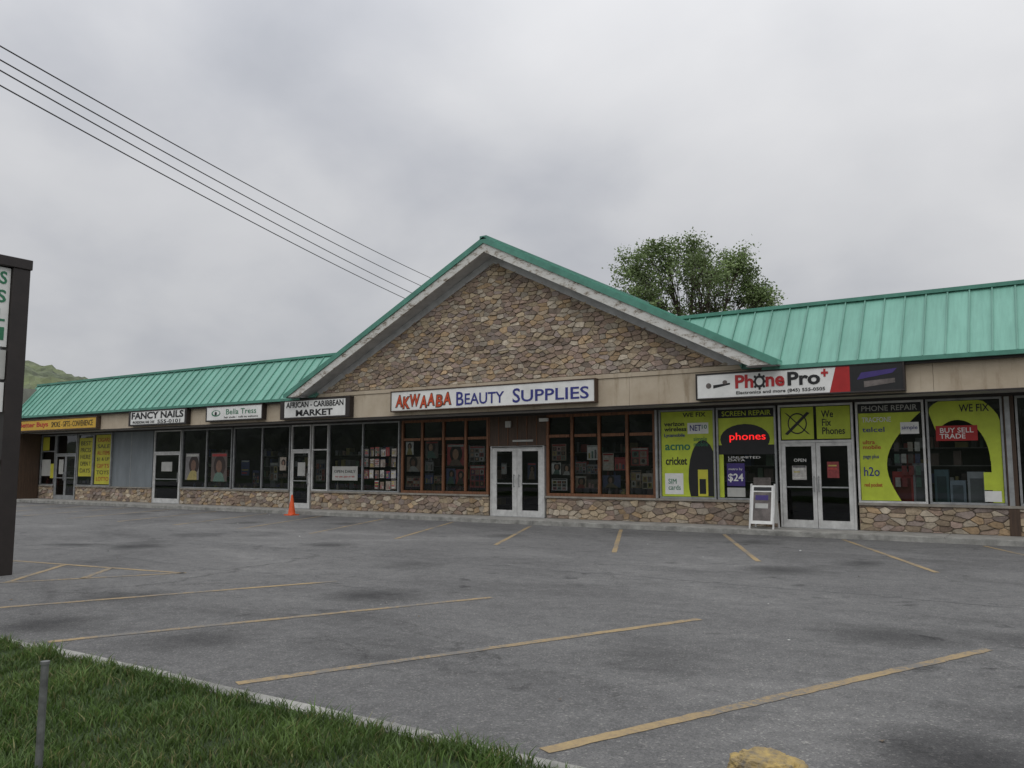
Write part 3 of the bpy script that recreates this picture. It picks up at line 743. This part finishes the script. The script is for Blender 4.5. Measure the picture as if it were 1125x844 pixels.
g = MB(); g.box(-12.95, -12.65, -.12, -.04, 2.9, 3.0, 'white'); g.box(-14.2, -14.0, -.1, -.04, 2.75, 2.95, 'offwhite'); g.box(-13.95, -13.2, -.06, -.04, 2.3, 2.36, 'offwhite'); g.done('wall_lamp', B, bevel=.01)
g = MB()
for x in (-35.74, -9.15):
    g.box(x - .03, x + .03, -.11, -.03, .66, 3.1, 'alu')
g.done('downspouts', B)

# ------------------------------------------------------------ shop signs
def sign(name, x0, x1, z0, z1, face='white', frame='dark', fw=.05, y=YF - .22, end=0):
    e = empty(name); g = MB()
    g.box(x0, x1, y, YF - .014, z0, z0 + fw, frame); g.box(x0, x1, y, YF - .014, z1 - fw, z1, frame)
    ew = max(fw, end)
    g.box(x0, x0 + ew, y + .002, YF - .015, z0 + fw, z1 - fw, frame); g.box(x1 - ew, x1, y + .002, YF - .015, z0 + fw, z1 - fw, frame)
    g.box(x0 + ew, x1 - ew, y + .02, YF - .03, z0 + fw, z1 - fw, face)
    g.done('cabinet', e, bevel=.008); return e, y + .02
e, yy = sign('beauty_supply_sign', -17.7, -10.3, 3.28, 3.95, 'white', 'wooddk', .035)
for i, (ch, a, b) in enumerate([('A', 0, .3), ('K', .3, .6), ('W', .6, 1.02), ('A', 1.0, 1.3), ('A', 1.3, 1.6), ('B', 1.64, 1.92), ('A', 1.92, 2.25)]):
    dz = .03 * (-1) ** i
    T(ch, -17.5 + a + .0, -17.5 + b + .02, 3.385 + dz, 3.795 + dz, yy - .004, 'wooddk', e, .06, .003, shear=.1)
    T(ch, -17.5 + a + .03, -17.5 + b - .01, 3.41 + dz, 3.77 + dz, yy - .010, 'orangetxt', e, .02, .003, shear=.1)
T('B', -15.05, -14.77, 3.38, 3.80, yy - .006, 'bluetxt', e, .012); T('EAUTY', -14.73, -13.3, 3.40, 3.74, yy - .006, 'bluetxt', e, .012); T('S', -13.0, -12.74, 3.38, 3.80, yy - .006, 'bluetxt', e, .012); T('UPPLIES', -12.7, -10.5, 3.40, 3.74, yy - .006, 'bluetxt', e, .012)
e, yy = sign('phone_store_sign', -7.44, -2.6, 3.2, 3.87, 'white', 'dark', .04)
g = MB(); g.face([(-4.2, yy - .004, 3.24), (-3.75, yy - .004, 3.24), (-3.75, yy - .004, 3.83), (-4.05, yy - .004, 3.83)], 'redpan'); g.panel(-3.75, -2.64, 3.24, 3.83, yy - .004, 'black')
g.face([(-3.6, yy - .008, 3.5), (-2.85, yy - .008, 3.62), (-2.75, yy - .008, 3.72), (-3.5, yy - .008, 3.66)], 'purple'); g.face([(-3.45, yy - .009, 3.32), (-2.8, yy - .009, 3.4), (-2.8, yy - .009, 3.5), (-3.45, yy - .009, 3.46)], 'photo')
g.ell(-5.82, 3.59, .13, .15, yy - .009, 'black'); g.ell(-5.82, 3.59, .08, .09, yy - .012, 'white')
for a in range(8): 
    t = a * math.pi / 4; g.ell(-5.82 + .15 * math.cos(t), 3.59 + .17 * math.sin(t), .03, .035, yy - .010, 'black', 8)
g.ell(-7.1, 3.55, .07, .07, yy - .006, 'photo'); g.face([(-6.98, yy - .006, 3.48), (-6.55, yy - .006, 3.56), (-6.55, yy - .006, 3.6), (-6.98, yy - .006, 3.56)], 'black'); g.ell(-6.68, 3.62, .06, .05, yy - .008, 'photo')
g.done('sign_graphics', e)
T('Ph', -6.42, -5.97, 3.45, 3.78, yy - .008, 'redtxt', e, .03); T('ne', -5.67, -5.22, 3.45, 3.70, yy - .008, 'redtxt', e, .03); T('Pro', -5.15, -4.4, 3.45, 3.78, yy - .008, 'black', e, .03)
T('+', -4.38, -4.22, 3.62, 3.80, yy - .008, 'redtxt', e, .04); T('Electronics and more (845) 555-0505', -6.4, -4.3, 3.28, 3.38, yy - .008, 'black', e, .01)
e, yy = sign('market_sign', -22.9, -19.5, 3.2, 3.9, 'white', 'dark', .06, end=.2)
T('AFRICAN - CARIBBEAN', -22.6, -19.8, 3.6, 3.8, yy - .006, 'black', e, .02); T('MARKET', -22.1, -20.3, 3.3, 3.52, yy - .006, 'black', e, .03)
e, yy = sign('shop_sign', -27.1, -23.85, 3.25, 3.85, 'white', 'dark', .05, end=.05)
T('Bella Tress', -25.9, -24.2, 3.5, 3.7, yy - .006, 'greentxt', e, .0); T('hair studio - walk ins welcome', -26.0, -24.1, 3.36, 3.43, yy - .006, 'black', e)
g = MB(); g.ell(-26.5, 3.56, .26, .12, yy - .006, 'greentxt'); g.ell(-26.48, 3.57, .2, .085, yy - .009, 'white'); g.ell(-26.5, 3.55, .07, .07, yy - .011, 'black'); g.done('sign_graphics', e)
e, yy = sign('nail_salon_sign', -32.2, -28.3, 3.22, 3.87, 'white', 'dark', .06, end=.12)
T('FANCY NAILS', -32.0, -28.5, 3.5, 3.78, yy - .006, 'black', e, .03); T('PROFESSIONAL NAIL CARE', -31.9, -30.4, 3.32, 3.42, yy - .006, 'black', e); T('555-0101', -30.2, -28.7, 3.3, 3.44, yy - .006, 'black', e, .01)
e, yy = sign('discount_store_sign', -41.5, -34.6, 3.2, 3.75, 'signyel', 'wooddk', .05)
T('Better Buys', -41.2, -38.6, 3.33, 3.62, yy - .006, 'redtxt', e, .02); T('SMOKE - GIFTS - CONVENIENCE', -38.3, -34.9, 3.35, 3.6, yy - .006, 'black', e)

# ------------------------------------------------------------ pylon sign
e = empty('pylon_sign'); g = MB()
px = -13.45
g.box(px - .14, px + .14, -15.2, -14.94, LOT, 4.6, 'dark'); g.box(px - .14, px + .14, -17.5, -17.24, LOT, 4.6, 'dark')
g.box(px - .16, px + .16, -17.52, -14.92, 4.6, 4.76, 'dark'); g.box(px - .1, px + .1, -17.24, -15.2, 1.55, 1.63, 'dark')
g.done('frame', e, bevel=.01); g = MB()
rows = [(4.58, 3.35, 'white'), (3.3, 2.85, 'offwhite'), (2.8, 2.35, 'white')]
for a, b, k in rows: g.box(px - .09, px + .09, -17.23, -15.21, b, a, k)
g.done('face_panels', e)
for i, (t, k) in enumerate([('BEAUTY SUPPLIES', 'greentxt'), ('FANCY NAILS', 'greentxt'), ('MARKET & GRILL', 'greentxt'), ('DELI', 'greentxt')]):
    z = 4.32 - i * .29; T(t, -17.15, -15.26, z, z + .2, px + .093, k, e, .02, rot=1)
T('PHONES', -17.1, -15.3, 2.92, 3.2, px + .093, 'bluetxt', e, .02, rot=1); T('BETTER BUYS', -17.1, -15.3, 2.45, 2.7, px + .093, 'redtxt', e, .02, rot=1)

# ------------------------------------------------------------ small objects
g = MB(); x0, x1 = -6.36, -5.74; yb = -.95
def slab(y0, y1, x0, x1, z0, z1, t, k):
    g.hexa([(x0, y0, z0), (x1, y0, z0), (x1, y0 + t, z0), (x0, y0 + t, z0), (x0, y1, z1), (x1, y1, z1), (x1, y1 + t, z1), (x0, y1 + t, z1)], k)
def yz(z): return yb + .25 * z / 1.1
slab(yz(0), yz(1.1), x0, x0 + .04, 0, 1.1, .03, 'whitep'); slab(yz(0), yz(1.1), x1 - .04, x1, 0, 1.1, .03, 'whitep')
slab(yz(.12), yz(1.06), x0 + .04, x1 - .04, .12, 1.06, .025, 'white'); slab(yz(.2) - .004, yz(.9) - .004, x0 + .09, x1 - .09, .2, .9, .004, 'photo')
slab(yz(.93) - .005, yz(1.02) - .005, x0 + .09, x1 - .09, .93, 1.02, .005, 'black')
for i, (k) in enumerate(['photo', 'offwhite', 'purple']): slab(yz(.3 + i * .2) - .008, yz(.42 + i * .2) - .008, x0 + .14, x1 - .16, .3 + i * .2, .42 + i * .2, .003, k)
slab(yb + .52, yb + .29, x0, x0 + .04, 0, 1.1, .03, 'whitep'); slab(yb + .52, yb + .29, x1 - .04, x1, 0, 1.1, .03, 'whitep'); slab(yb + .5, yb + .29, x0 + .04, x1 - .04, .12, 1.06, .02, 'white')
g.done('sandwich_board_sign', bevel=.004)
g = MB(); cx, cy = -21.9, -1.75
g.box(cx - .18, cx + .18, cy - .18, cy + .18, LOT, LOT + .035, 'orange')
g.tube([(cx, cy, LOT + .035), (cx, cy, LOT + .06), (cx, cy, LOT + .3)], [.14, .125, .088], 'orange', 20, cap=False)
g.tube([(cx, cy, LOT + .3), (cx, cy, LOT + .42)], [.09, .072], 'orange', 20, cap=False)
g.tube([(cx, cy, LOT + .42), (cx, cy, LOT + .68), (cx, cy, LOT + .7)], [.07, .03, .022], 'orange', 20)
g.done('traffic_cone', smooth=False)
g = MB(); bx, by = -4.44, -19.06
g.tube([(bx, by, -.2), (bx + .003, by, .2), (bx + .008, by, .485)], .019, 'galv', 12, cap=True); g.tube([(bx + .008, by, .485), (bx + .008, by, .5)], .023, 'galv', 12)
g.done('metal_post', smooth=False)
g = MB(); g.mi('ypaint'); n1, n2 = 60, 22; cx, cy = -1.33, -16.92
for j in range(n2 + 1):
    ph = j / n2 * math.pi / 2
    for i in range(n1):
        t = 2 * math.pi * i / n1; r = math.cos(ph) ** .45
        d = Vector((math.cos(t) * r * .205, math.sin(t) * r * .17, math.sin(ph) ** .6 * .125))
        d *= 1 + .2 * mnoise.noise(d * 8 + Vector((3, 1, 7))) + .1 * mnoise.noise(d * 26) + .05 * mnoise.noise(d * 70)
        g.v.append((cx + d.x, cy + d.y, LOT + d.z - .01))
for j in range(n2):
    for i in range(n1):
        q = (i + 1) % n1; g.f.append((j * n1 + i, j * n1 + q, (j + 1) * n1 + q, (j + 1) * n1 + i)); g.m.append(0); g.c.append((1, 1, 1))
g.done('yellow_painted_boulder', smooth=False)
g = MB()
for i in range(160):
    X = random.uniform(-35, 6); Y = random.uniform(-17.3, -1.5); s = random.uniform(.006, .026); a = random.uniform(0, 3)
    k = random.choice(['offwhite', 'pole', 'pole', 'kerb', 'kerb', 'white', 'dark'])
    p = [(X + s * math.cos(a + q * 1.57 + random.uniform(-.3, .3)), Y + s * math.sin(a + q * 1.57), LOT + .006 + random.uniform(0, .015)) for q in range(4)]
    g.face(p, k)
g.done('litter')

# ------------------------------------------------------------ overhead wires with poles
e = empty('overhead_power_lines'); g = MB()
A = [(-15.3, -14.7, 9.08), (-15.3, -14.7, 8.83), (-15.3, -14.7, 8.64), (-15.3, -14.7, 8.37)]
Bp = [(-23.1, 6.5, 10.06), (-23.1, 6.5, 9.5), (-23.1, 6.5, 8.98), (-23.1, 6.5, 8.6)]
for a, b in zip(A, Bp):
    a = Vector(a); b = Vector(b); p = []
    for i in range(49):
        t = -.85 + i / 48 * 2.45
        q = a + (b - a) * t; q.z += 1.9 * ((t - .35) ** 2 / 1.5 - .18) * .45 ; p.append(q)
    g.tube(p, .013, 'cable', 6)
g.done('wires', e)
g = MB()
for t in (-.85, 1.6):
    a = Vector(A[1]); b = Vector(Bp[1]); q = a + (b - a) * t
    g.tube([(q.x, q.y + .15, -.2), (q.x, q.y + .15, 11.5)], [.17, .11], 'pole', 12)
    g.box(q.x - 1, q.x + 1, q.y + .05, q.y + .15, 10.4, 10.52, 'pole')
g.done('poles', e)

# ------------------------------------------------------------ tree
def tree(name, base, H, lobes, seed, nclump=27, nleaf=85, ls=.17):
    rnd = random.Random(seed); e = empty(name); g = MB(); b = Vector(base)
    top = b + Vector((.05, .1, H * .45))
    g.tube([b, b + Vector((.1, 0, H * .25)), top], [.4, .3, .24], 'bark', 12)
    V = []; C = []
    def branch(p, q, r, n=6, wob=.18):
        pts = []; rad = []
        for i in range(n + 1):
            t = i / n; m = p.lerp(q, t); m.z += math.sin(t * 3.14) * (q - p).length * .06
            if 0 < i < n: m += Vector((rnd.uniform(-wob, wob), rnd.uniform(-wob, wob), rnd.uniform(-wob, wob)))
            pts.append(m); rad.append(max(.008, r * (1 - .75 * t)))
        g.tube(pts, rad, 'bark', 6 if r > .05 else 4, cap=False); return pts
    for (c, R) in lobes:
        c = b + Vector(c); main = branch(top - Vector((0, 0, rnd.uniform(0, 1))), c, .12, 8)
        for k in range(nclump):
            while True:
                d = Vector((rnd.uniform(-1, 1), rnd.uniform(-1, 1), rnd.uniform(-.8, 1)))
                if .3 < d.length < 1: break
            t = c + Vector((d.x * R[0], d.y * R[0], d.z * R[1])) * rnd.uniform(.75, 1.12)
            pp = branch(main[rnd.randint(4, 8)], t, .03, 4, .1)
            tip = t + (t - c).normalized() * rnd.uniform(.1, .5); branch(t, tip, .012, 2, .03)
            br = rnd.uniform(.5, 1.3); rr = rnd.uniform(.2, .42)
            for i in range(nleaf):
                o = Vector((rnd.gauss(0, rr), rnd.gauss(0, rr), rnd.gauss(0, rr * .75)))
                if o.length > 2.1 * rr: continue
                cc_ = (t if rnd.random() < .7 else tip) + o
                a = Vector((rnd.uniform(-1, 1), rnd.uniform(-1, 1), rnd.uniform(-.6, .6))).normalized(); bb = a.cross(Vector((rnd.uniform(-1, 1), rnd.uniform(-1, 1), rnd.uniform(-1, 1)))).normalized()
                s = ls * rnd.uniform(.55, 1.2); V.extend([cc_ - a * s * .5, cc_ + bb * s * .34, cc_ + a * s * .5, cc_ - bb * s * .34]); C.append(br * rnd.uniform(.8, 1.2))
    g.done('trunk_and_limbs', e, smooth=True)
    n = len(C); me = bpy.data.meshes.new('foliage'); me.vertices.add(n * 4); me.vertices.foreach_set('co', np.array([list(v) for v in V]).reshape(-1))
    me.loops.add(n * 4); me.loops.foreach_set('vertex_index', np.arange(n * 4)); me.polygons.add(n); me.polygons.foreach_set('loop_start', np.arange(n) * 4); me.polygons.foreach_set('loop_total', np.full(n, 4))
    ca = me.color_attributes.new('Col', 'FLOAT_COLOR', 'POINT'); cc = np.ones((n, 4, 4)); cc[:, :, :3] = np.array(C)[:, None, None]; ca.data.foreach_set('color', cc.reshape(-1))
    me.materials.append(M['leaf']); me.update(calc_edges=True); o = bpy.data.objects.new('foliage', me); COL.objects.link(o); o.parent = e
LB = []
rl = random.Random(5)
for lx, z, R in [(-3.2, 13.0, 1.1), (-1.6, 13.7, 1.2), (-.1, 13.9, 1.25), (1.4, 13.1, 1.2), (2.9, 13.3, .95), (3.5, 11.9, 1.1), (0, 12.2, 1.7), (-2.7, 11.7, 1.4), (1.5, 11.3, 1.6), (3.9, 10.9, .8), (-1.3, 10.6, 1.4), (-3.4, 10.5, 1.0)]:
    dd = rl.uniform(-1.6, 1.6); LB.append(((lx * .837 - dd * .547, lx * .547 + dd * .837, z), (R, R * .85)))
tree('maple_tree', (-16.1, 21.8, -.2), 13, LB, 3)

# ------------------------------------------------------------ hills
def hill(name, cx, cy, rx, ry, H, rot, nx=150, ny=90, bumpa=3.0, bs=.11, k='forest'):
    g = MB(); g.mi(k); cr, sr = math.cos(rot), math.sin(rot)
    for j in range(ny + 1):
        for i in range(nx + 1):
            a = -1 + 2 * i / nx; b = -1 + 2 * j / ny; lx = a * rx; ly = b * ry
            X = cx + lx * cr - ly * sr; Y = cy + lx * sr + ly * cr
            w = math.cos(min(1, abs(a)) * math.pi / 2) ** .8 * math.cos(b * math.pi / 2) ** 1.3
            z = H * w * (1 + .15 * mnoise.noise(Vector((X * .012, Y * .012, 1)))) + bumpa * w ** .3 * (mnoise.noise(Vector((X * bs, Y * bs, 0))) + .6 * mnoise.noise(Vector((X * bs * 2.7, Y * bs * 2.7, 4))))
            g.v.append((X, Y, z - .3))
    for j in range(ny):
        for i in range(nx):
            a = j * (nx + 1) + i; g.f.append((a, a + 1, a + nx + 2, a + nx + 1)); g.m.append(0); q = .7 + .6 * random.random(); g.c.append((q * 1.05, q, q * .95))
    g.done(name)
hill('hill', -450, 146, 200, 115, 57, 1.2, 170, 110, 4.0, .09)
hill('wooded_ridge', -60, -95, 230, 30, 13, 0, 220, 40, 3.0, .15, 'forestdk')
hill('wooded_ridge', 190, -30, 120, 40, 14, 1.4, 120, 40, 3.0, .15, 'forestdk')

fit_texts()

# ------------------------------------------------------------ world, sun, camera
w = bpy.data.worlds.new('World'); sc.world = w; w.use_nodes = True; nt = w.node_tree; nt.nodes.clear()
out = nt.nodes.new('ShaderNodeOutputWorld'); bg = nt.nodes.new('ShaderNodeBackground'); nt.links.new(bg.outputs[0], out.inputs[0])
sky = nt.nodes.new('ShaderNodeTexSky'); sky.sky_type = 'NISHITA'; sky.sun_disc = False; sky.sun_elevation = math.radians(50); sky.sun_rotation = math.radians(150)
tc = nt.nodes.new('ShaderNodeTexCoord'); sep = nt.nodes.new('ShaderNodeSeparateXYZ'); nt.links.new(tc.outputs['Generated'], sep.inputs[0])
def math_(op, a, b):
    m = nt.nodes.new('ShaderNodeMath'); m.operation = op
    for i, v in enumerate((a, b)):
        if isinstance(v, (int, float)): m.inputs[i].default_value = v
        else: nt.links.new(v, m.inputs[i])
    return m.outputs[0]
zc = math_('MAXIMUM', sep.outputs[2], 0.0); dn = math_('ADD', zc, .45)
cx = math_('DIVIDE', sep.outputs[0], dn); cy = math_('DIVIDE', sep.outputs[1], dn)
cmb = nt.nodes.new('ShaderNodeCombineXYZ'); nt.links.new(cx, cmb.inputs[0]); nt.links.new(cy, cmb.inputs[1])
mpn = nt.nodes.new('ShaderNodeMapping'); mpn.inputs['Location'].default_value = (11.3, 5.4, 0); nt.links.new(cmb.outputs[0], mpn.inputs[0])
n1 = noise_n(nt, mpn.outputs[0], .9, 3, .5, .3)
n2 = noise_n(nt, mpn.outputs[0], 2.6, 6, .5, .15)
ad = math_('ADD', math_('MULTIPLY', n1.outputs[0], .62), math_('MULTIPLY', n2.outputs[0], .38))
def bank(dx, dy, dz, lo, amt):
    dp = nt.nodes.new('ShaderNodeVectorMath'); dp.operation = 'DOT_PRODUCT'; nt.links.new(tc.outputs['Generated'], dp.inputs[0]); dp.inputs[1].default_value = (dx, dy, dz)
    mr = nt.nodes.new('ShaderNodeMapRange'); mr.interpolation_type = 'SMOOTHSTEP'; nt.links.new(dp.outputs['Value'], mr.inputs[0])
    mr.inputs[1].default_value = lo; mr.inputs[2].default_value = 1.0; mr.inputs[3].default_value = 0; mr.inputs[4].default_value = amt
    return mr.outputs[0]
ad = math_('SUBTRACT', ad, bank(-.72, .52, .45, .90, .10))
ad = math_('ADD', ad, bank(-.05, .93, .35, .72, .08))
cr = ramp(nt, ad, [(0.34, (.33, .345, .38)), (0.44, (.43, .44, .47)), (.53, (.53, .535, .553)), (0.66, (.62, .62, .63))])
el = math_('ADD', 1.03, math_('MULTIPLY', math_('POWER', zc, 2.0), 2.2))
el = math_('SUBTRACT', el, math_('MULTIPLY', zc, .15))
cb = nt.nodes.new('ShaderNodeCombineXYZ'); [nt.links.new(el, cb.inputs[i]) for i in range(3)]
col = mix(nt, 1, cr.outputs[0], cb.outputs[0], 'MULTIPLY')
skm = mix(nt, 1, sky.outputs[0], (.08, .08, .08), 'MULTIPLY')
col = mix(nt, .95, skm, col)
nt.links.new(col, bg.inputs[0]); bg.inputs[1].default_value = 1.0
sl = bpy.data.lights.new('sun', 'SUN'); sl.energy = .85; sl.angle = math.radians(50); sl.color = (1, .98, .95)
so = bpy.data.objects.new('sun', sl); COL.objects.link(so)
az = math.radians(150); elv = math.radians(50)
d = Vector((math.sin(az) * math.cos(elv), math.cos(az) * math.cos(elv), math.sin(elv))); so.rotation_euler = d.to_track_quat('Z', 'Y').to_euler()
cam = bpy.data.cameras.new('camera'); cam.sensor_width = 36; cam.lens = 28.8; cam.clip_end = 5000
co = bpy.data.objects.new('camera', cam); COL.objects.link(co); co.location = (0, -21.4, 1.5)
co.rotation_euler = (math.radians(90 + 5.84), 0, math.radians(33.2)); sc.camera = co
sc.view_settings.view_transform = 'Standard'; sc.view_settings.look = 'None'; sc.view_settings.exposure = 0
